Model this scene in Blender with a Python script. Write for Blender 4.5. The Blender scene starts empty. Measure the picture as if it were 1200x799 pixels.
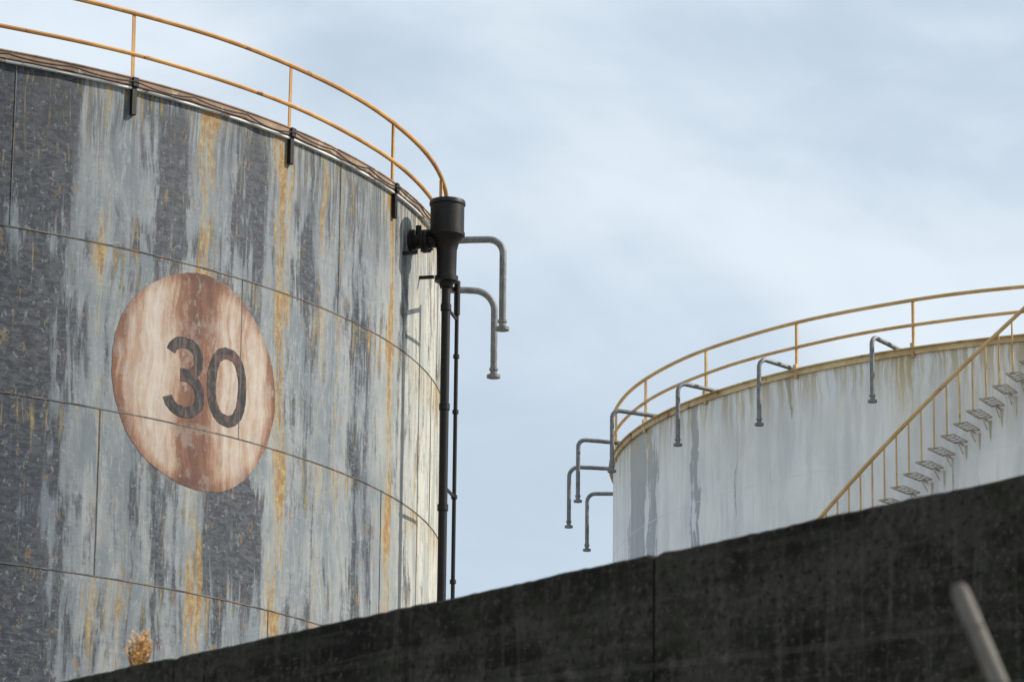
import bpy, math, random
from mathutils import Vector, Matrix, Euler
random.seed(7)
scene=bpy.context.scene
CAMZ=1.6
rad=math.radians
# ---------------------------------------------------------------- helpers
class B:
    def __init__(s): s.v=[];s.f=[];s.uv=[]
    def add(s,vs,fs,uvs=None):
        o=len(s.v); s.v+= [tuple(p) for p in vs]
        s.uv+= (uvs if uvs else [(0,0)]*len(vs))
        s.f+=[tuple(i+o for i in f) for f in fs]
    def tube(s,path,r,seg=10,caps=True,closed=False):
        P=[Vector(p) for p in path]; n=len(P); vs=[];fs=[]
        rr=r if isinstance(r,(list,tuple)) else [r]*n
        up=None
        for i in range(n):
            if closed: t=(P[(i+1)%n]-P[i-1])
            else: t=(P[min(i+1,n-1)]-P[max(i-1,0)])
            t.normalize()
            if up is None:
                up=Vector((0,0,1)) if abs(t.z)<.9 else Vector((1,0,0))
            a=(up-t*up.dot(t))
            if a.length<1e-5: a=t.orthogonal()
            a.normalize(); up=a; b=t.cross(a)
            for k in range(seg):
                q=2*math.pi*k/seg
                vs.append(P[i]+a*math.cos(q)*rr[i]+b*math.sin(q)*rr[i])
        m=n if closed else n-1
        for i in range(m):
            for k in range(seg):
                j=(i+1)%n
                fs.append((i*seg+k,j*seg+k,j*seg+(k+1)%seg,i*seg+(k+1)%seg))
        if caps and not closed:
            fs.append(tuple(range(seg))); fs.append(tuple(reversed(range((n-1)*seg,n*seg))))
        s.add(vs,fs)
    def obox(s,c,ax,ay,az,sx,sy,sz):
        c=Vector(c);ax=Vector(ax).normalized()*sx/2;ay=Vector(ay).normalized()*sy/2;az=Vector(az).normalized()*sz/2
        vs=[c+ax*i+ay*j+az*k for i in(-1,1) for j in(-1,1) for k in(-1,1)]
        s.add(vs,[(0,1,3,2),(4,6,7,5),(0,4,5,1),(2,3,7,6),(0,2,6,4),(1,5,7,3)])
    def bar(s,a,b,w,h,up=(0,0,1)):
        a=Vector(a);b=Vector(b);d=b-a
        u=Vector(up); x=d.cross(u)
        if x.length<1e-4: x=d.orthogonal()
        x.normalize(); y=x.cross(d).normalized()
        s.obox((a+b)/2,d,x,y,d.length,w,h)
    def obj(s,name,mat,parent=None,smooth=True,bevel=0):
        me=bpy.data.meshes.new(name); me.from_pydata(s.v,[],s.f); me.update()
        ul=me.uv_layers.new(name="UVMap")
        for l in me.loops: ul.data[l.index].uv=s.uv[l.vertex_index]
        if smooth:
            for p in me.polygons: p.use_smooth=True
        ob=bpy.data.objects.new(name,me); scene.collection.objects.link(ob)
        me.materials.append(mat)
        if smooth and smooth!='all':
            try: me.set_sharp_from_angle(angle=rad(40))
            except Exception: pass
        if bevel:
            m=ob.modifiers.new("bevel","BEVEL"); m.width=bevel; m.segments=2
        if parent:
            ob.parent=parent; ob.matrix_parent_inverse=parent.matrix_world.inverted()
        return ob
def empty(name,loc=(0,0,0)):
    e=bpy.data.objects.new(name,None); e.location=loc; scene.collection.objects.link(e)
    bpy.context.view_layer.update(); return e
class Cyl:
    def __init__(s,cx,cy,R): s.cx=cx;s.cy=cy;s.R=R
    def p(s,a,z,dr=0):
        r=s.R+dr; a=rad(a); return Vector((s.cx+r*math.sin(a),s.cy-r*math.cos(a),z+CAMZ))
    def n(s,a): a=rad(a); return Vector((math.sin(a),-math.cos(a),0))
    def t(s,a): a=rad(a); return Vector((math.cos(a),math.sin(a),0))
    def path(s,a0,a1,z,dr,step=1.0,fn=None):
        n=max(2,int(abs(a1-a0)/step)+1)
        return [s.p(a0+(a1-a0)*i/(n-1), z+(fn(a0+(a1-a0)*i/(n-1)) if fn else 0),dr) for i in range(n)]
    def band(s,b,a0,a1,zs,dr,step=1.0,drs=None):
        n=max(2,int(round(abs(a1-a0)/step))+1); vs=[];uv=[];fs=[]
        m=len(zs)
        for i in range(n):
            a=a0+(a1-a0)*i/(n-1)
            for j,z in enumerate(zs):
                vs.append(s.p(a,z,drs[j] if drs else dr)); uv.append((a*rad(1)*s.R,z))
        for i in range(n-1):
            for j in range(m-1):
                fs.append((i*m+j,(i+1)*m+j,(i+1)*m+j+1,i*m+j+1))
        b.add(vs,fs,uv)
    def hoop(s,b,z0,z1,d0,d1,step=1.0):
        n=int(360/step);vs=[];fs=[];uv=[]
        for i in range(n):
            a=i*step
            for z,d in ((z0,d1),(z1,d1),(z1,d0),(z0,d0)):
                vs.append(s.p(a,z,d)); uv.append((a*rad(1)*s.R,z))
        for i in range(n):
            j=(i+1)%n
            for k in range(4):
                fs.append((i*4+k,j*4+k,j*4+(k+1)%4,i*4+(k+1)%4))
        b.add(vs,fs,uv)

# ---------------------------------------------------------------- material helpers
def newmat(name):
    m=bpy.data.materials.new(name); m.use_nodes=True; nt=m.node_tree
    for n in list(nt.nodes): nt.nodes.remove(n)
    out=nt.nodes.new("ShaderNodeOutputMaterial"); bs=nt.nodes.new("ShaderNodeBsdfPrincipled")
    nt.links.new(bs.outputs[0],out.inputs[0]); return m,nt,bs
class N:
    def __init__(s,nt): s.nt=nt
    def lk(s,a,b): s.nt.links.new(a,b)
    def setin(s,n,i,v):
        if isinstance(v,bpy.types.NodeSocket): s.lk(v,n.inputs[i])
        else: n.inputs[i].default_value=v
    def math(s,op,a,b=0.0,c=0.0,clamp=False):
        n=s.nt.nodes.new("ShaderNodeMath"); n.operation=op; n.use_clamp=clamp
        s.setin(n,0,a); s.setin(n,1,b); s.setin(n,2,c); return n.outputs[0]
    def wsum(s,*terms):
        r=None
        for v,w in terms:
            x=s.math('MULTIPLY',v,w); r=x if r is None else s.math('ADD',r,x)
        return r
    def uv(s):
        n=s.nt.nodes.new("ShaderNodeUVMap"); n.uv_map="UVMap"; return n.outputs[0]
    def obj(s):
        return s.nt.nodes.new("ShaderNodeTexCoord").outputs["Object"]
    def sep(s,v):
        n=s.nt.nodes.new("ShaderNodeSeparateXYZ"); s.lk(v,n.inputs[0]); return n.outputs
    def comb(s,x,y,z=0.0):
        n=s.nt.nodes.new("ShaderNodeCombineXYZ"); s.setin(n,0,x);s.setin(n,1,y);s.setin(n,2,z); return n.outputs[0]
    def scale(s,v,sc,off=(0,0,0)):
        n=s.nt.nodes.new("ShaderNodeMapping"); s.lk(v,n.inputs[0]); n.inputs["Scale"].default_value=sc; n.inputs["Location"].default_value=off; return n.outputs[0]
    def noise(s,v,sc=1,det=6,rough=.6,dist=0):
        n=s.nt.nodes.new("ShaderNodeTexNoise"); s.lk(v,n.inputs["Vector"]); n.inputs["Scale"].default_value=sc; n.inputs["Detail"].default_value=min(det,5); n.inputs["Roughness"].default_value=rough; n.inputs["Distortion"].default_value=dist; return n.outputs[0]
    def noise2(s,v,det=5,rough=.6):
        n=s.nt.nodes.new("ShaderNodeTexNoise"); n.noise_dimensions='2D'; s.lk(v,n.inputs["Vector"]); n.inputs["Scale"].default_value=1; n.inputs["Detail"].default_value=det; n.inputs["Roughness"].default_value=rough; return n.outputs[0]
    def white(s,v):
        n=s.nt.nodes.new("ShaderNodeTexWhiteNoise"); n.noise_dimensions='3D'; s.lk(v,n.inputs[0]); return n.outputs[0]
    def ss(s,x,a,b,c=0.0,d=1.0):
        if a>b: a,b,c,d=b,a,d,c
        n=s.nt.nodes.new("ShaderNodeMapRange"); n.interpolation_type='SMOOTHSTEP'; s.setin(n,0,x); n.inputs[1].default_value=a;n.inputs[2].default_value=b;n.inputs[3].default_value=c;n.inputs[4].default_value=d; return n.outputs[0]
    def mix(s,f,a,b,mode='MIX'):
        n=s.nt.nodes.new("ShaderNodeMix"); n.data_type='RGBA'; n.blend_type=mode
        s.setin(n,0,f); 
        for i,v in ((6,a),(7,b)):
            if isinstance(v,tuple) and len(v)==3: v=(*v,1)
            s.setin(n,i,v)
        return n.outputs[2]
    def ramp(s,x,stops,interp='LINEAR'):
        n=s.nt.nodes.new("ShaderNodeValToRGB"); cr=n.color_ramp; cr.interpolation=interp
        while len(cr.elements)>1: cr.elements.remove(cr.elements[-1])
        for i,(p,c) in enumerate(stops):
            e=cr.elements[0] if i==0 else cr.elements.new(p)
            e.position=p
            e.color=(c,c,c,1) if not isinstance(c,tuple) else (*c,1)
        s.lk(x,n.inputs[0]); return n.outputs[0]
    def bump(s,h,strength,dist,bs):
        n=s.nt.nodes.new("ShaderNodeBump"); n.inputs["Strength"].default_value=strength; n.inputs["Distance"].default_value=dist; s.lk(h,n.inputs["Height"]); s.lk(n.outputs[0],bs.inputs["Normal"])
def simple(name,c1,c2,sc=6,rough=.7,metal=0,rust=None,rustamt=.55,bumpd=.002,spec=.5):
    m,nt,bs=newmat(name); n=N(nt); o=n.obj()
    a=n.noise(o,sc,3,.65); col=n.mix(n.ss(a,.35,.65),c1,c2)
    if rust:
        b=n.noise(o,sc*1.7,4,.7); col=n.mix(n.ss(b,rustamt,rustamt+.08),col,rust)
    n.lk(col,bs.inputs["Base Color"]); bs.inputs["Roughness"].default_value=rough; bs.inputs["Metallic"].default_value=metal
    bs.inputs["Specular IOR Level"].default_value=spec
    return m

LT=Cyl(-13.503,68.124,12.391); LZ=18.86
RT=Cyl(16.831,103.247,14.279); RZ=23.53
COURSE=2.4

# ---------------------------------------------------------------- left tank material
def mat_left():
    m,nt,bs=newmat("weathered_grey_tank_paint"); n=N(nt); uv=n.uv(); s=n.sep(uv)
    U,V=s[0],s[1]
    ang=n.math('DIVIDE',U,rad(1)*LT.R)
    w=n.noise2(n.scale(uv,(.8,.45,1)),2,.5)
    wob=n.math('SUBTRACT',w,.5)
    t=n.math('DIVIDE',n.math('SUBTRACT',n.math('ADD',ang,n.math('MULTIPLY',wob,1.3)),25.0),65.0,clamp=True)
    A=lambda a:(a-25)/65
    dark=n.ramp(t,[(A(a),v) for a,v in [(25,.95),(33,.92),(35.3,.84),(36.6,.42),(38,.26),(40,.30),(41.3,.55),(43,.66),(44.6,.42),(46,.24),(47.8,.62),(51.5,.64),(53.3,.28),(55,.20),(56,.56),(58.2,.52),(59.5,.20),(62.6,.28),(64.5,.48),(67,.34),(68.6,.10),(71,.44),(74,.20),(78,.13),(90,.2)]])
    Uw=n.math('ADD',U,n.math('MULTIPLY',wob,.22))
    uvw=n.comb(Uw,V,0.0)
    st=n.noise2(n.scale(uvw,(3.0,.26,1)),5,.62)
    st2=n.noise2(n.scale(uvw,(13,.7,1),(3,7,1)),5,.66)
    st3=n.noise2(n.scale(uvw,(6,1.3,1),(13,2,1)),5,.74)
    cl=n.noise2(n.scale(uvw,(1.2,.7,1),(9,2,3)),5,.6)
    hb=n.noise2(n.scale(uv,(5,13,1),(1,5,2)),5,.8)
    ci=n.math('FLOOR',n.math('DIVIDE',n.math('ADD',Uw,n.math('MULTIPLY',n.math('SUBTRACT',st3,.5),.25)),.55))
    off=n.math('MULTIPLY',n.white(n.comb(ci,3.0,0.0)),5.0)
    ri=n.math('FLOOR',n.math('DIVIDE',n.wsum((V,1.0),(off,1.0),(n.math('SUBTRACT',st2,.5),.8)),1.3))
    blk=n.white(n.comb(ci,ri,1.0))
    crs=n.math('FLOOR',n.math('DIVIDE',n.math('SUBTRACT',LZ,V),COURSE))
    plate=n.white(n.comb(crs,n.math('FLOOR',n.math('DIVIDE',n.math('ADD',ang,n.math('MULTIPLY',crs,11.3)),30.0)),4.0))
    aw=n.math('ADD',ang,n.wsum((n.math('SUBTRACT',st3,.5),2.0),(n.math('SUBTRACT',st2,.5),2.0)))
    vw=n.math('ADD',V,n.wsum((n.math('SUBTRACT',st2,.5),1.8),(n.math('SUBTRACT',hb,.5),.4)))
    area=None
    for a0,a1,z0,z1,k in ((20,35.6,16.7,18.9,1),(20,34.6,14.0,16.0,.85),(35,37.5,14.3,15.4,.6),(20,34,9,13.6,.95),(42.6,45.0,16.9,18.5,.9),(49.3,52.8,16.7,18.5,.8),(46.5,52.6,11.8,13.4,1),(56,58.3,16.2,17.9,.9),(61.8,66.2,15.9,16.6,.7),(63.8,66.2,12.3,14.3,.7),(40.5,46.5,16.4,16.8,.7)):
        b_=n.math('MULTIPLY',n.math('MULTIPLY',n.ss(aw,a0-.6,a0+.6),n.ss(aw,a1+.6,a1-.6)),n.math('MULTIPLY',n.ss(vw,z0-.4,z0+.4),n.ss(vw,z1+.25,z1-.25)))
        b_=n.math('MULTIPLY',b_,k); area=b_ if area is None else n.math('MAXIMUM',area,b_)
    base=n.mix(n.ss(cl,.32,.68),(.145,.170,.192),(.27,.288,.288))
    base=n.mix(n.ss(st3,.50,.62,0,.50),base,(.35,.365,.352))
    base=n.mix(n.ss(blk,.70,.74,0,.28),base,(.36,.375,.37))
    base=n.mix(n.ss(st2,.54,.68,0,.42),base,(.41,.41,.37))
    base=n.mix(n.math('MULTIPLY',plate,.30),base,(.10,.125,.16))
    pale=n.ss(ang,64.0,79.0)
    base=n.mix(n.math('MULTIPLY',pale,n.ss(st,.35,.6,.35,.9)),base,(.58,.56,.48))
    dm=n.wsum((st,.80),(st3,.75),(st2,.45),(hb,.25),(cl,.55),(n.math('SUBTRACT',blk,.5),.12),(dark,.36),(area,.24))
    dsoft=n.ss(dm,1.43,1.66,0,.62)
    dmask=n.ss(dm,1.58,1.74)
    base=n.mix(dsoft,base,(.070,.087,.112))
    base=n.mix(n.math('MULTIPLY',dmask,n.ss(hb,.42,.58,.95,.62)),base,(.014,.019,.029))
    speck=n.noise2(n.scale(uv,(9,7,1)),5,.75)
    base=n.mix(n.ss(speck,.60,.65,0,.30),base,(.40,.41,.40))
    top=n.ss(V,LZ-1.7,LZ-.05)
    base=n.mix(n.math('MULTIPLY',top,n.ss(st2,.42,.60,.0,.85)),base,(.026,.030,.036))
    r=n.ramp(t,[(A(a),v) for a,v in [(25,.0),(37.2,.0),(38.3,.5),(39.0,.1),(40.7,.45),(41.4,.0),(45.4,.15),(46.4,.80),(47.2,.7),(48.2,.05),(53.1,.05),(54.1,.85),(54.8,.8),(55.6,.1),(58.5,.15),(59.1,.7),(59.7,.15),(61.1,.15),(61.5,.65),(62,.1),(66.4,.15),(68.7,.2),(69.3,1.0),(70.0,1.0),(70.6,.2),(74.5,.15),(76,.55),(78,.2),(82,.45),(90,.3)]])
    below=n.math('FRACT',n.math('DIVIDE',n.math('SUBTRACT',LZ+.01,V),COURSE))
    seamrust=n.ss(below,.45,.0,0,.13)
    rm=n.wsum((r,.36),(seamrust,1.0),(st2,.95),(cl,.38),(st3,.35))
    rmask=n.ss(rm,1.02,1.27)
    rc=n.mix(n.ss(n.math('ADD',speck,n.math('MULTIPLY',rmask,.25)),.50,.85),(.40,.31,.12),(.26,.125,.030))
    base=n.mix(n.math('MULTIPLY',rmask,.88),base,rc)
    sp=n.noise2(n.scale(uvw,(5,2,1),(4,4,4)),5,.8)
    base=n.mix(n.ss(sp,.62,.67,0,.55),base,(.25,.15,.06))
    n.lk(base,bs.inputs["Base Color"]); 
    n.lk(n.math('ADD',.45,n.math('MULTIPLY',speck,.35)),bs.inputs["Roughness"])
    bs.inputs["Specular IOR Level"].default_value=.35
    h=n.wsum((n.noise2(n.scale(uv,(.5,.45,1)),1,.5),.055),(n.noise2(n.scale(uv,(9,9,1)),2,.7),.004))
    n.bump(h,.5,1.0,bs)
    return m
def mat_right():
    m,nt,bs=newmat("white_tank_paint"); n=N(nt); uv=n.uv(); s=n.sep(uv); U,V=s[0],s[1]
    ang=n.math('DIVIDE',U,rad(1)*RT.R)
    w=n.noise2(n.scale(uv,(.9,.6,1)),4,.6); wob=n.math('SUBTRACT',w,.5)
    t=n.math('DIVIDE',n.math('ADD',n.math('ADD',ang,n.math('MULTIPLY',wob,2.2)),95.0),80.0,clamp=True)
    A=lambda a:(a+95)/80
    Uw=n.math('ADD',U,n.math('MULTIPLY',wob,.35)); uvw=n.comb(Uw,V,0.0)
    st=n.noise2(n.scale(uvw,(2.6,.20,1)),5,.6)
    st2=n.noise2(n.scale(uvw,(8,.45,1),(2,2,2)),5,.65)
    cl=n.noise2(n.scale(uvw,(.9,.7,1),(5,1,0)),5,.6)
    base=n.mix(n.ss(cl,.3,.7),(.70,.71,.71),(.80,.80,.78))
    base=n.mix(n.ss(st,.42,.68,0,.45),base,(.49,.50,.52))
    base=n.mix(n.ss(st2,.55,.75,0,.35),base,(.58,.55,.46))
    g=n.ramp(t,[(A(a),v) for a,v in [(-95,.3),(-82,.3),(-78,.40),(-76.8,.86),(-73.5,.92),(-72.6,.50),(-71,.66),(-69.5,.60),(-68.5,.2),(-63,.15),(-62.0,.76),(-61.0,.76),(-60.3,.1),(-55.5,.1),(-55,.45),(-54.5,.1),(-50,.05),(-48.1,.1),(-47.7,.52),(-47.3,.52),(-46.9,.05),(-36,.05),(-35,.15),(-33,.05),(-15,.05)]])
    gm=n.wsum((g,.70),(st2,.75),(cl,.70)); 
    gmask=n.ss(gm,1.11,1.16)
    base=n.mix(n.math('MULTIPLY',gmask,.72),base,(.21,.23,.26))
    y=n.ramp(t,[(A(a),v) for a,v in [(-95,.3),(-56,.3),(-54.5,.8),(-53,.3),(-37,.25),(-35.2,1.0),(-34,1.0),(-32.4,.3),(-27,.6),(-22,.5),(-15,.4)]])
    top=n.ss(V,RZ-2.6,RZ)
    ym=n.math('MULTIPLY',n.math('MULTIPLY',y,top),n.ss(st2,.3,.65))
    base=n.mix(n.math('MULTIPLY',ym,1.0,clamp=True),base,(.52,.42,.20))
    e=n.math('MULTIPLY',n.ss(V,RZ-1.1,RZ-.05),n.ss(st2,.42,.60)); base=n.mix(n.math('MULTIPLY',e,.65),base,(.40,.32,.18))
    n.lk(base,bs.inputs["Base Color"]); bs.inputs["Roughness"].default_value=.5
    h=n.noise2(n.scale(uv,(.55,.25,1)),2,.5); n.bump(n.math('MULTIPLY',h,.10),.5,1.0,bs)
    return m
M_left=mat_left(); M_right=mat_right()
M_yel=simple("weathered_yellow_paint",(.56,.30,.085),(.40,.19,.05),1.6,.6,0,(.17,.065,.025),.60)
M_yel2=simple("yellow_rail_paint",(.58,.39,.17),(.46,.28,.10),1.6,.6,0,(.22,.10,.045),.62)
M_black=simple("black_rusty_steel",(.006,.005,.0055),(.012,.009,.008),7,.5,0,(.035,.016,.010),.60,spec=.3)
M_brown=simple("brown_rust_edge",(.34,.22,.14),(.20,.13,.09),2,.8,0,(.44,.36,.25),.56)
M_white=simple("pale_rim_flashing",(.74,.75,.74),(.50,.50,.48),1.5,.5,0,(.22,.15,.10),.56)
M_galv=simple("grey_painted_pipe",(.13,.135,.14),(.21,.21,.205),9,.55,.2,(.11,.055,.03),.60)
M_seam=simple("seam_weld_steel",(.030,.028,.028),(.18,.16,.13),2.2,.7,0,(.22,.11,.05),.55)
M_seamv=simple("vertical_seam_weld",(.06,.06,.06),(.17,.18,.18),2.5,.7,0,(.16,.09,.045),.52)
M_seam2=simple("white_seam",(.68,.68,.67),(.76,.76,.74),4,.7)
M_cream=simple("cream_rim_angle",(.66,.52,.28),(.48,.32,.15),1.5,.6,0,(.24,.12,.06),.60)
M_grate=simple("weathered_tread_grating",(.48,.44,.38),(.32,.27,.22),9,.7,0,(.17,.09,.05),.57)
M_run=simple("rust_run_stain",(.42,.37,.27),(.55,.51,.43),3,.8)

def shell(cy,zt,mat,parent,matseam,matv,seamstarts,pitch,prot):
    b=B(); zs=[-CAMZ]+[zt-COURSE*k for k in range(int((zt+CAMZ)/COURSE),-1,-1)]
    cy.band(b,-180,180,zs,0,1.0); b.obj("shell",mat,parent,smooth='all')
    b=B(); cy.band(b,-180,180,[zt-.02,zt+.35,zt+.8],0,3.0,drs=[.0,-cy.R*.5,-cy.R*.999]); b.obj("roof",matseam,parent)
    b=B()
    k=1
    while zt-COURSE*k>-CAMZ: 
        z=zt-COURSE*k; cy.hoop(b,z-.008,z+.008,-.01,prot); k+=1
    b.obj("horizontal_seams",matseam,parent)
    b=B()
    for k in range(int((zt+CAMZ)/COURSE)+1):
        a0=seamstarts[k%len(seamstarts)]
        for q in range(int(360/pitch)):
            a=a0+q*pitch; da=.006/(rad(1)*cy.R)
            z1=zt-COURSE*k-.010; z0=max(z1-COURSE+.020,-CAMZ)
            ps=[cy.p(a-da,z0,-.01),cy.p(a-da,z0,prot),cy.p(a+da,z0,prot),cy.p(a+da,z0,-.01),cy.p(a-da,z1,-.01),cy.p(a-da,z1,prot),cy.p(a+da,z1,prot),cy.p(a+da,z1,-.01)]
            b.add(ps,[(0,1,5,4),(1,2,6,5),(2,3,7,6)])
    b.obj("vertical_seams",matv,parent,smooth=False)

tank1=empty("storage_tank",(LT.cx,LT.cy,0)); 
shell(LT,LZ,M_left,tank1,M_seam,M_seamv,[61.3,50.4,38.5,53.9,44,58],30,.009)
b=B(); LT.hoop(b,LZ-.024,LZ+.004,-.01,.058); b.obj("rim_flashing",M_white,tank1)
b=B(); LT.hoop(b,LZ+.03,LZ+.13,-.02,.06); LT.hoop(b,LZ+.133,LZ+.15,-.12,.075); b.obj("rim_kick_plate",M_brown,tank1)
b=B(); rnd=[random.uniform(-1,1) for _ in range(400)]
def sag(a):
    k=(a-40.1)/4.9; f=k-math.floor(k); return -.07*4*f*(1-f)*(1+.5*rnd[int(math.floor(k))%400])
b.tube(LT.path(-60,150,LZ+.085,.10,.5,sag),.012,6)
b.obj("rim_cable",M_black,tank1)
def disc():
    b=B(); a0,z0,r=46.6,14.76,1.60; deg=1/(rad(1)*LT.R); rings=14; seg=96
    vs=[LT.p(a0,z0,.004)];uv=[(0,0)];fs=[]
    for i in range(1,rings+1):
        for k in range(seg):
            q=2*math.pi*k/seg; rr=r*i/rings
            if i==rings: rr+=.012*math.sin(5*q+1)+random.uniform(-.010,.010)
            u,v=rr*math.cos(q),rr*math.sin(q)
            vs.append(LT.p(a0+u*deg,z0+v,.004)); uv.append((u,v))
    for k in range(seg): fs.append((0,1+k,1+(k+1)%seg))
    for i in range(rings-1):
        for k in range(seg):
            A=1+i*seg; C=A+seg; fs.append((A+k,C+k,C+(k+1)%seg,A+(k+1)%seg))
    b.add(vs,fs,uv); return b
m,nt,bs=newmat("rusted_sign_paint"); n=N(nt); uv=n.uv(); s=n.sep(uv)
w=n.noise2(n.scale(uv,(1.2,.9,1)),3,.5)
Uw=n.math('ADD',s[0],n.math('MULTIPLY',n.math('SUBTRACT',w,.5),.35)); uvw=n.comb(Uw,s[1],0.0)
t=n.math('DIVIDE',n.math('ADD',Uw,1.6),3.2,clamp=True)
Q=lambda u:(u+1.6)/3.2
band=n.ramp(t,[(Q(u),v) for u,v in [(-1.6,.66),(-1.3,.52),(-1.1,.34),(-.85,.16),(-.5,.34),(-.34,.80),(-.1,.98),(.12,.90),(.3,.58),(.5,.28),(.75,.26),(.95,.42),(1.15,.16),(1.35,.36),(1.6,.70)]])
st=n.noise2(n.scale(uvw,(9,.6,1)),5,.7); sp=n.noise2(n.scale(uv,(5,3,1)),5,.78); fade=n.noise2(n.scale(uv,(2.5,2,1),(3,3,3)),5,.7)
R=n.math('SQRT',n.math('ADD',n.math('MULTIPLY',s[0],s[0]),n.math('MULTIPLY',s[1],s[1])))
edge=n.ss(R,1.38,1.6,0,.20)
rm=n.wsum((band,.62),(edge,1),(st,.60),(sp,.40),(n.math('ABSOLUTE',s[1]),.05))
col=n.ramp(n.math('SUBTRACT',rm,.44,clamp=True),[(0.0,(.52,.47,.41)),(.20,(.45,.375,.31)),(.36,(.35,.235,.165)),(.54,(.20,.088,.048)),(.80,(.095,.034,.020))])
col=n.mix(n.ss(sp,.60,.66,0,.35),col,(.50,.46,.41))
col=n.mix(n.ss(fade,.50,.66,0,.35),col,(.34,.30,.27))
n.lk(col,bs.inputs["Base Color"]); bs.inputs["Roughness"].default_value=.75
M_disc=m
disc().obj("painted_disc",M_disc,tank1,smooth='all')
m,nt,bs=newmat("worn_black_numerals"); n=N(nt); uv=n.uv()
sp=n.noise2(n.scale(uv,(5,3.5,1)),5,.78); s2=n.noise2(n.scale(uv,(14,1.5,1)),5,.75)
col=n.mix(n.ss(sp,.4,.6),(.022,.019,.022),(.055,.050,.054)); col=n.mix(n.ss(sp,.54,.60,0,.7),col,(.14,.052,.035)); col=n.mix(n.ss(s2,.56,.62,0,.4),col,(.18,.14,.12))
n.lk(col,bs.inputs["Base Color"]); bs.inputs["Roughness"].default_value=.7; bs.inputs["Specular IOR Level"].default_value=.3; M_dig=m
def stroke(pts,w,closed,dr=.0075):
    b=B(); a0,z0=46.3,14.76; deg=1/(rad(1)*LT.R); n=len(pts); vs=[];uv=[];fs=[]
    for i in range(n):
        p=Vector(pts[i]); 
        q0=Vector(pts[i-1] if (closed or i>0) else pts[i]); q1=Vector(pts[(i+1)%n] if (closed or i<n-1) else pts[i])
        d=(q1-q0).normalized(); nn=Vector((-d.y,d.x))
        for k in (-1,-.33,.33,1):
            c=p+nn*(k*w/2+(random.uniform(-.007,.007) if abs(k)==1 else 0)); vs.append(LT.p(a0+c.x*deg,z0+c.y,dr)); uv.append((c.x,c.y))
    for i in range(n if closed else n-1):
        j=(i+1)%n
        for k in range(3): fs.append((i*4+k,i*4+k+1,j*4+k+1,j*4+k))
    b.add(vs,fs,uv); return b
def arc(cx,cy,rx,ry,a0,a1,n,e=1.0):
    out=[]
    for i in range(n):
        a=rad(a0+(a1-a0)*i/(n-1)); c,s_=math.cos(a),math.sin(a)
        out.append((cx+rx*math.copysign(abs(c)**e,c),cy+ry*math.copysign(abs(s_)**e,s_)))
    return out
three=arc(-.23,.285,.27,.235,165,-82,26,.9)+[(-.30,.045)]
stroke(three,.17,False).obj("numeral_3_upper",M_dig,tank1,smooth='all')
three=[(-.30,.025)]+arc(-.23,-.235,.31,.265,82,-165,28,.9)
stroke(three,.17,False,.0095).obj("numeral_3_lower",M_dig,tank1,smooth='all')
stroke(arc(.62,.02,.315,.50,0,356,60,.85)[:-1],.175,True).obj("numeral_0",M_dig,tank1,smooth='all')

# ---------------------------------------------------------------- railings
def railing(name,cy,zt,a_first,spacing,rr,dr,mat,htop,hmid,brk,mat_brk):
    e=empty(name,(cy.cx,cy.cy,zt+CAMZ)); b=B()
    def wob(a): return .004*math.sin(rad(a)*9)+.004*math.sin(rad(a)*23+1)
    b.tube([cy.p(i*.5,zt+htop+wob(i*.5),dr) for i in range(720)],rr,8,closed=True)
    b.tube([cy.p(i*.5,zt+hmid+wob(i*.5+40),dr) for i in range(720)],rr*.9,8,closed=True)
    b.obj("rails",mat,e)
    b=B(); a=a_first
    bb=B()
    while a<a_first+360-spacing*.5:
        p0=cy.p(a,zt+.10,dr); p1=cy.p(a,zt+htop,dr)
        t=cy.t(a); nn=cy.n(a); lean=t*random.uniform(-.015,.015)
        b.bar(p0,p1+lean,.058,.012,up=nn); b.bar(p0-nn*.024+t*.024,p1-nn*.024+t*.024+lean,.010,.046,up=nn)
        bb.obox(cy.p(a,zt-brk/2-.02,.04),t,nn,(0,0,1),.085,.06,brk+.1)
        bb.obox(cy.p(a,zt+.08,.07),t,nn,(0,0,1),.10,.06,.14)
        a+=spacing
    b.obj("posts",mat,e,smooth=False); bb.obj("post_brackets",mat_brk,e,smooth=False,bevel=.006)
    return e
railing("guard_railing",LT,LZ,40.1-14.75*10,14.75,.037,.0,M_yel,1.15,.52,.34,M_black)
railing("guard_railing",RT,RZ,-33.7-12.86*8,12.857,.045,.04,M_yel2,1.13,.56,.10,M_cream)

# ---------------------------------------------------------------- drain pipe on left tank
dp=empty("overflow_drain_pipe",tuple(LT.p(73.6,-CAMZ,.6)))
a=73.6; c=LT.p(a,0,.6); 
def lathe(b,c,prof,seg=32):
    vs=[];fs=[]
    for r,z in prof:
        for k in range(seg):
            q=2*math.pi*k/seg; vs.append((c.x+r*math.cos(q),c.y+r*math.sin(q),z+CAMZ))
    for i in range(len(prof)-1):
        for k in range(seg): fs.append((i*seg+k,i*seg+(k+1)%seg,(i+1)*seg+(k+1)%seg,(i+1)*seg+k))
    b.add(vs,fs)
b=B(); lathe(b,c,[(.0,18.86),(.235,18.86),(.235,18.91),(.275,18.93),(.285,18.91),(.285,18.86),(.268,18.85),(.268,18.42),(.282,18.41),(.282,18.36),(.26,18.35),(.19,18.24),(.16,18.12),(.155,17.72),(.185,17.70),(.185,17.62),(.12,17.60),(.10,17.52),(.0,17.5)])
b.obj("hopper",M_black,dp)
b=B(); b.tube([(c.x,c.y,z) for z in (17.55+CAMZ,12,8,4,.02)],.070,14)
for z in (17.2,15.6,14.0,12.4,10.8,9.2): b.tube([(c.x,c.y,z+CAMZ-.05),(c.x,c.y,z+CAMZ+.05)],.085,14)
b.obj("downpipe",M_black,dp)
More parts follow.
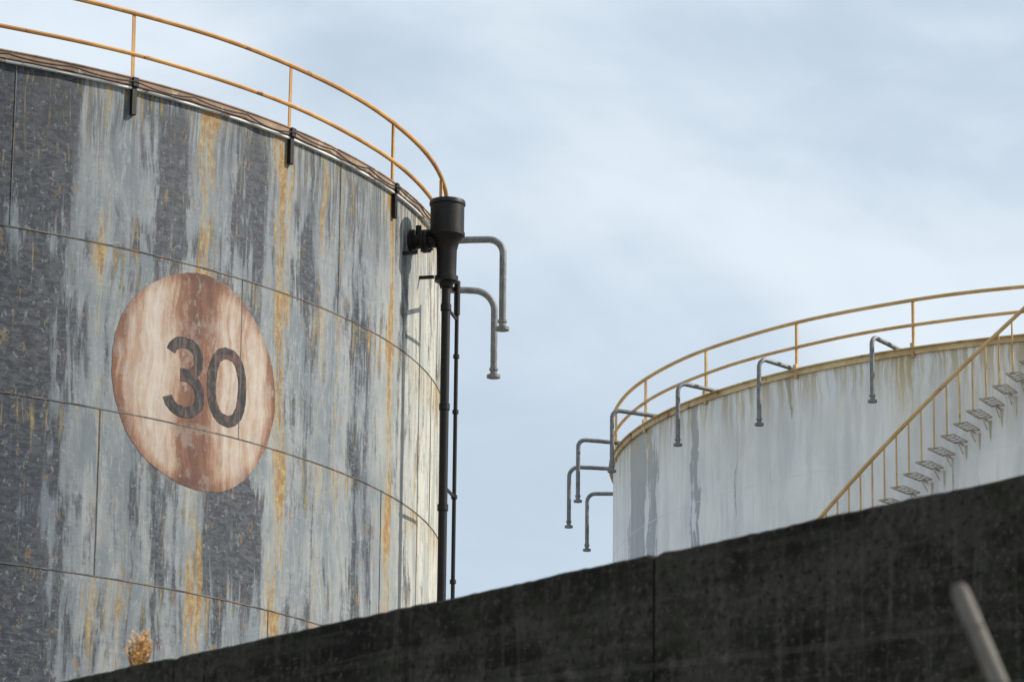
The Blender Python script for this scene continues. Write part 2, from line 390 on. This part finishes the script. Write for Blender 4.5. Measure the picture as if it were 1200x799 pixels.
b=B(); nn=LT.n(a)
zb=18.30+CAMZ
def rp(d,z=zb): return Vector((LT.cx,LT.cy,0))+nn*(LT.R+d)+Vector((0,0,z))
b.tube([rp(.0),rp(.6)],.115,18); b.tube([rp(.02),rp(.07)],.20,20); b.tube([rp(.20),rp(.25)],.185,20); b.tube([rp(.262),rp(.31)],.185,20)
b.tube([rp(.13),rp(.13,zb+.26)],.045,12); 
for k in range(8):
    q=k*math.pi/4; t=LT.t(a); o=t*math.cos(q)*.155+Vector((0,0,math.sin(q)*.155)); b.tube([rp(.17)+o,rp(.34)+o],.016,6)
b.obj("flanged_inlet",M_black,dp)
b=B(); c2=LT.p(77.3,0,.55); 
b.tube([(c.x+.02,c.y,17.58+CAMZ),(c2.x-.08,c2.y,17.74+CAMZ),(c2.x,c2.y,17.66+CAMZ),(c2.x,c2.y,17.4+CAMZ),(c2.x,c2.y,12),(c2.x,c2.y,.02)],.033,10)
b.tube([(c2.x,c2.y,17.3+CAMZ),(c2.x,c2.y,17.85+CAMZ)],.05,10)
for z in (16.62,15.72,14.35,13.0): b.tube([(c2.x,c2.y,z+CAMZ-.03),(c2.x,c2.y,z+CAMZ+.03)],.05,10)
b.obj("vent_tube",M_black,dp)
b=B()
for z in (17.22,14.35):
    t=(c2-c).normalized(); m0=Vector((c.x,c.y,z+CAMZ)); m1=Vector((c2.x,c2.y,z+CAMZ))
    b.bar(m0-t*.09,m1+t*.05,.035,.04)
for aa,z in ((71.9,18.02),(76.0,17.86)):
    b.bar(LT.p(aa,z,-.02),LT.p(aa,z,.24),.045,.05)
b.obj("clamps",M_black,dp,smooth=False)

# ---------------------------------------------------------------- goosenecks
def goose(b,cy,a,z,reach,drop,r,start=-.1,rise=0.0,rb=.20):
    pts=[cy.p(a,z-.02,start),cy.p(a,z+rise*.5,reach*.45)]
    for k in range(9):
        q=rad(90*k/8); pts.append(cy.p(a,z+rise-rb+rb*math.cos(q),reach-rb+rb*math.sin(q)))
    pts.append(cy.p(a,z-drop*.6,reach)); pts.append(cy.p(a,z-drop,reach))
    b.tube(pts,r,12)
    e=cy.p(a,z-drop,reach)
    b.tube([e-Vector((0,0,.03)),e+Vector((0,0,.02))],r*2.0,14)
    b.tube([e+Vector((0,0,.10)),e+Vector((0,0,.14))],r*1.3,12)
g1=empty("gooseneck_vent_pipe",tuple(LT.p(90,LZ,.5))); b=B()
goose(b,LT,83.8,LZ+.09,1.03,1.50,.058,-.1,rb=.24); goose(b,LT,97.8,LZ+.09,.93,1.48,.058,-.1,rb=.34)
b.obj("pipes",M_galv,g1)
g2=empty("gooseneck_vent_pipe",tuple(RT.p(-60,RZ,.5))); b=B()
for i in range(9):
    goose(b,RT,-35.3-11.55*i+random.uniform(-.3,.3),RZ+.10,1.08+random.uniform(-.05,.05),1.45+random.uniform(-.05,.05),.052,-.2,.03,rb=random.uniform(.16,.26))
b.obj("pipes",M_galv,g2)

# ---------------------------------------------------------------- right tank
tank2=empty("storage_tank",(RT.cx,RT.cy,0))
shell(RT,RZ,M_right,tank2,M_seam2,M_seam2,[-40,-52,-45,-57],24,.003)
b=B(); RT.hoop(b,RZ-.10,RZ+.02,-.02,.06); RT.hoop(b,RZ+.022,RZ+.05,-.15,.11); b.obj("rim_angle",M_cream,tank2)

# ---------------------------------------------------------------- spiral stair
st=empty("tank_staircase",tuple(RT.p(-30,RZ-3,.5)))
slope=.2165
tz=lambda a: 22.55+(a+23.2)*slope
a_top=-18.7; a_bot=a_top-(RZ+CAMZ-.2)/slope
step=1.155
fr=B(); gr=B(); rl=B(); po=B(); br=B(); rn=B()
a=a_top
ri,ro=.10,.86
while a>a_bot+1:
    z=tz(a)+random.uniform(-.01,.01)
    w=.32/(rad(1)*(RT.R+.5))
    A0,A1=a-w/2,a+w/2
    fr.bar(RT.p(A0,z,ri),RT.p(A0,z,ro),.012,.028); fr.bar(RT.p(A1,z,ri),RT.p(A1,z,ro),.012,.028)
    fr.bar(RT.p(A0,z,ri),RT.p(A1,z,ri),.012,.032); fr.bar(RT.p(A0,z,ro),RT.p(A1,z,ro),.012,.032)
    n_=4
    for k in range(n_):
        d0=ri+(ro-ri)*k/n_; d1=ri+(ro-ri)*(k+1)/n_
        gr.bar(RT.p(A0,z+.004,d0),RT.p(A1,z+.004,d1),.026,.008); gr.bar(RT.p(A1,z-.006,d0),RT.p(A0,z-.006,d1),.026,.008)
    br.bar(RT.p(a,z-.035,0.0),RT.p(a,z-.035,ri+.1),.03,.03); br.bar(RT.p(a,z-.24,0.0),RT.p(a,z-.045,.28),.015,.015)
    po.tube([RT.p(a,z,ro+.02),RT.p(a,z+1.15,ro+.02)],.020,6)
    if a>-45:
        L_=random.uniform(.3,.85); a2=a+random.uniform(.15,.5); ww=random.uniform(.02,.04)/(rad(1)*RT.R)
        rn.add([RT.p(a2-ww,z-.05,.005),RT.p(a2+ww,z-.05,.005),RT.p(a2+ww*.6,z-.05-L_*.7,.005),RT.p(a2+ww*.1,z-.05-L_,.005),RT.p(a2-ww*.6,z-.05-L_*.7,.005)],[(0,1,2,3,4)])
    a-=step
N_=180
hp=[RT.p(a_bot+(a_top-a_bot)*i/N_, tz(a_bot+(a_top-a_bot)*i/N_)+1.18, ro+.02) for i in range(N_+1)]
rl.tube(hp,.045,8)
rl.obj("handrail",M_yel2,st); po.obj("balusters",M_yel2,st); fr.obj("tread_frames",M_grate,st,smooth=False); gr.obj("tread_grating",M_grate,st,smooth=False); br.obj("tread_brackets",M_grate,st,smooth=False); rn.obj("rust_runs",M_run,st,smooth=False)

# ---------------------------------------------------------------- wall
m,nt,bs=newmat("shade_darkened_concrete"); n=N(nt); uv=n.uv(); s=n.sep(uv)
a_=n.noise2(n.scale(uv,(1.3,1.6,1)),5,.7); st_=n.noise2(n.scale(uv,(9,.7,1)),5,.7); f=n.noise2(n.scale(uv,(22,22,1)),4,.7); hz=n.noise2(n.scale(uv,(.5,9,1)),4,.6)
col=n.mix(n.ss(a_,.36,.64),(.013,.012,.010),(.052,.047,.038))  # wall's shade put into a near-black concrete colour, mottled by noise
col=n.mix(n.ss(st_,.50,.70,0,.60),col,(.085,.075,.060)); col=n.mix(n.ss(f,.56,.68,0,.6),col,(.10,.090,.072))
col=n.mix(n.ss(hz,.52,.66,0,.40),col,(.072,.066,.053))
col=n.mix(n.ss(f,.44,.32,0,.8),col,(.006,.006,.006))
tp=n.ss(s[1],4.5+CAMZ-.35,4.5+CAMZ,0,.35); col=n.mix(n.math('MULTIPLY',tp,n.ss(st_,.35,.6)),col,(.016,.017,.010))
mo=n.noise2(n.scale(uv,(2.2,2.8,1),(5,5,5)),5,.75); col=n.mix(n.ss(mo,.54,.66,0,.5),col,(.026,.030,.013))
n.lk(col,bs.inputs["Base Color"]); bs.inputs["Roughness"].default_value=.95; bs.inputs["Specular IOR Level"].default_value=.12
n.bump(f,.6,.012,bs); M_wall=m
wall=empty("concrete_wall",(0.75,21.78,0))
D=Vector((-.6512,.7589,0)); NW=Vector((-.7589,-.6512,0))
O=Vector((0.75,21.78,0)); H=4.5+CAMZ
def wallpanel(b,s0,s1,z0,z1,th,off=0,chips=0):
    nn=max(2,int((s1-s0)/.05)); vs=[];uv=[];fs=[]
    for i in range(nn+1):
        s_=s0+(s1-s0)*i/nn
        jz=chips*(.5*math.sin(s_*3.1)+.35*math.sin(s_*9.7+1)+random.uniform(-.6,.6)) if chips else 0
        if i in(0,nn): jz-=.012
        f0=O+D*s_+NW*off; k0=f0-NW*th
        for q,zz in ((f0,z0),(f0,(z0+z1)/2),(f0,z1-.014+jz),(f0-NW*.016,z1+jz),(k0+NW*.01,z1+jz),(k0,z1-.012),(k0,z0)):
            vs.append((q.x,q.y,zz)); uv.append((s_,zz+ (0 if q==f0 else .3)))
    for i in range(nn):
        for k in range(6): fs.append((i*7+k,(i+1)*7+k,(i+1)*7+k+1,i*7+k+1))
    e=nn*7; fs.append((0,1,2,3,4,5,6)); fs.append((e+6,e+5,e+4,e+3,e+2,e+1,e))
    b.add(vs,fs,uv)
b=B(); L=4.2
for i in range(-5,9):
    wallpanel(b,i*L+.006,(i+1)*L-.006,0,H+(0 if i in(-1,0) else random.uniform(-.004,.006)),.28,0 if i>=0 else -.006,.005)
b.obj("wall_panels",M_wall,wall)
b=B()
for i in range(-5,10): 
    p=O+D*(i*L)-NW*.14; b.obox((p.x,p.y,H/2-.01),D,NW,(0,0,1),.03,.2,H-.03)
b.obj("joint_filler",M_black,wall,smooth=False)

# ---------------------------------------------------------------- barbed wire fence (foreground)
M_post=simple("galvanised_fence_post",(.16,.143,.12),(.10,.088,.073),12,.7,.0,(.07,.045,.03),.58)
M_wire=simple("rusty_wire",(.075,.068,.058),(.045,.04,.034),20,.6,.0)
fe=empty("barbed_wire_fence",(1.1,9,0)); bp=B(); bw=B()
fp=[(1.145-3.0*k,9.0+1.5*k+0) for k in range(-2,4)]
tips=[]
for x,y in fp:
    base=Vector((x,y,0)); knee=Vector((x,y,2.95)); tip=Vector((x-.182,y-.05,3.385))
    bp.tube([base,knee,knee.lerp(tip,.15),tip-Vector((0,0,.01)),tip+Vector((-.004,0,.004))],[.024,.024,.020,.020,.012],14)
    tips.append((knee,tip))
for i in range(len(fp)-1):
    k0,t0=tips[i];k1,t1=tips[i+1]
    for f_ in (.20,.52,.80):
        A_=k0.lerp(t0,f_)+Vector((0,-.022,0));C_=k1.lerp(t1,f_)+Vector((0,-.022,0)); n_=80
        pts=[A_.lerp(C_,j/n_)-Vector((0,0,.05*4*(j/n_)*(1-j/n_))) for j in range(n_+1)]
        for ph in (0,math.pi):
            bw.tube([p+Vector((0,.002*math.cos(j*1.9+ph),.002*math.sin(j*1.9+ph))) for j,p in enumerate(pts)],.0010,5)
        for j in range(2,n_,3):
            p=pts[j]
            for q in range(3):
                d=Vector((random.uniform(-.3,.3),random.uniform(-1,1),random.uniform(-1,1))).normalized()*.012
                bw.tube([p-d,p+d],.0012,4)
    for z in [.1+.25*q for q in range(12)]:
        bw.tube([(fp[i][0],fp[i][1]-.026,z),(fp[i+1][0],fp[i+1][1]-.026,z)],.0016,5)
bp.obj("posts",M_post,fe); bw.obj("barbed_strands",M_wire,fe)

# ---------------------------------------------------------------- dry weed rooted on wall top
M_weed=simple("dry_weed_leaves",(.62,.36,.12),(.42,.23,.08),30,.8)
sP=(Vector((-2.27,25.37,0))-O).dot(D); wp=O+D*sP-NW*.10
we=empty("dry_weed",(wp.x,wp.y,H)); b=B()
for i in range(20):
    d=Vector((random.gauss(.04,.15),random.gauss(0,.2),1)).normalized(); Ln=random.uniform(.13,.26)
    p0=Vector((wp.x+random.uniform(-.05,.05),wp.y+random.uniform(-.05,.05),H-.02)); 
    pts=[p0+d*Ln*k/5+Vector((.02,0,0))*(k/5)**2 for k in range(6)]; b.tube(pts,[.003,.003,.0025,.002,.0018,.001],5)
    for k in range(36):
        q=random.uniform(.15,1); c_=p0+d*Ln*q; dd=Vector((random.uniform(-1,1),random.uniform(-1,1),random.uniform(0,1.2))).normalized()
        sd=dd.orthogonal().normalized()*random.uniform(.004,.009); l_=random.uniform(.015,.04)
        b.add([c_,c_+dd*l_*.5+sd,c_+dd*l_,c_+dd*l_*.5-sd],[(0,1,2,3)])
b.obj("stems_and_leaves",M_weed,we,smooth=False)

# ---------------------------------------------------------------- ground
m,nt,bs=newmat("gravel_ground"); n=N(nt); o=n.obj()
col=n.mix(n.ss(n.noise(o,.3,6,.7),.35,.65),(.16,.15,.13),(.24,.23,.20)); n.lk(col,bs.inputs["Base Color"]); bs.inputs["Roughness"].default_value=.95
b=B(); G=3000; b.add([(-G,-G,0),(G,-G,0),(G,G,0),(-G,G,0)],[(0,1,2,3)]); b.obj("ground",m)

# ---------------------------------------------------------------- light
SA,SE=rad(95),rad(37)
to=Vector((math.sin(SA)*math.cos(SE),-math.cos(SA)*math.cos(SE),math.sin(SE)))
sl=bpy.data.lights.new("sun","SUN"); sl.energy=4.7; sl.angle=rad(.8); sl.color=(1,.94,.84)
so=bpy.data.objects.new("sun",sl); so.rotation_euler=to.to_track_quat('Z','Y').to_euler(); so.location=(40,0,60); scene.collection.objects.link(so)
wd=bpy.data.worlds.new("World"); scene.world=wd; wd.use_nodes=True; nt=wd.node_tree; n=N(nt)
bg=nt.nodes["Background"]
sky=nt.nodes.new("ShaderNodeTexSky"); sky.sky_type='NISHITA'; sky.sun_disc=False; sky.sun_elevation=SE; sky.sun_rotation=math.atan2(to.x,to.y); sky.altitude=50; sky.air_density=1.0; sky.dust_density=1.5
tc=nt.nodes.new("ShaderNodeTexCoord"); g=tc.outputs["Generated"]
mp=nt.nodes.new("ShaderNodeMapping"); nt.links.new(g,mp.inputs[0]); mp.inputs["Rotation"].default_value=(0,rad(32),0); mp.inputs["Scale"].default_value=(5.5,5.5,11)
c1=n.noise(mp.outputs[0],1,5,.52,.6)
mp2=nt.nodes.new("ShaderNodeMapping"); nt.links.new(g,mp2.inputs[0]); mp2.inputs["Location"].default_value=(3,1,2); mp2.inputs["Rotation"].default_value=(0,rad(-25),0); mp2.inputs["Scale"].default_value=(14,14,34)
c2_=n.noise(mp2.outputs[0],1,5,.55,.5)
f=n.math('ADD',n.math('MULTIPLY',c1,.75),n.math('MULTIPLY',c2_,.25))
cov=n.ss(f,.34,.64,.72,.97)
ccol=n.mix(n.ss(f,.36,.64),(6.7,7.9,9.1,1),(7.9,8.85,9.7,1))
sk=n.mix(cov,sky.outputs[0],ccol)
nt.links.new(sk,bg.inputs[0]); bg.inputs[1].default_value=.10

# ---------------------------------------------------------------- camera
cam=bpy.data.cameras.new("camera"); co=bpy.data.objects.new("camera",cam); scene.collection.objects.link(co)
cam.sensor_width=36; cam.lens=4994.5/1200*36; cam.clip_end=8000; cam.clip_start=.1
R_=Matrix.Rotation(math.pi/2+.2531,4,'X')@Matrix.Rotation(.0115,4,'Z')
co.matrix_world=Matrix.Translation((0,0,CAMZ))@R_
cam.dof.use_dof=True; cam.dof.focus_distance=66; cam.dof.aperture_fstop=7
scene.camera=co
scene.view_settings.view_transform='Standard'; scene.view_settings.look='None'; scene.view_settings.exposure=0
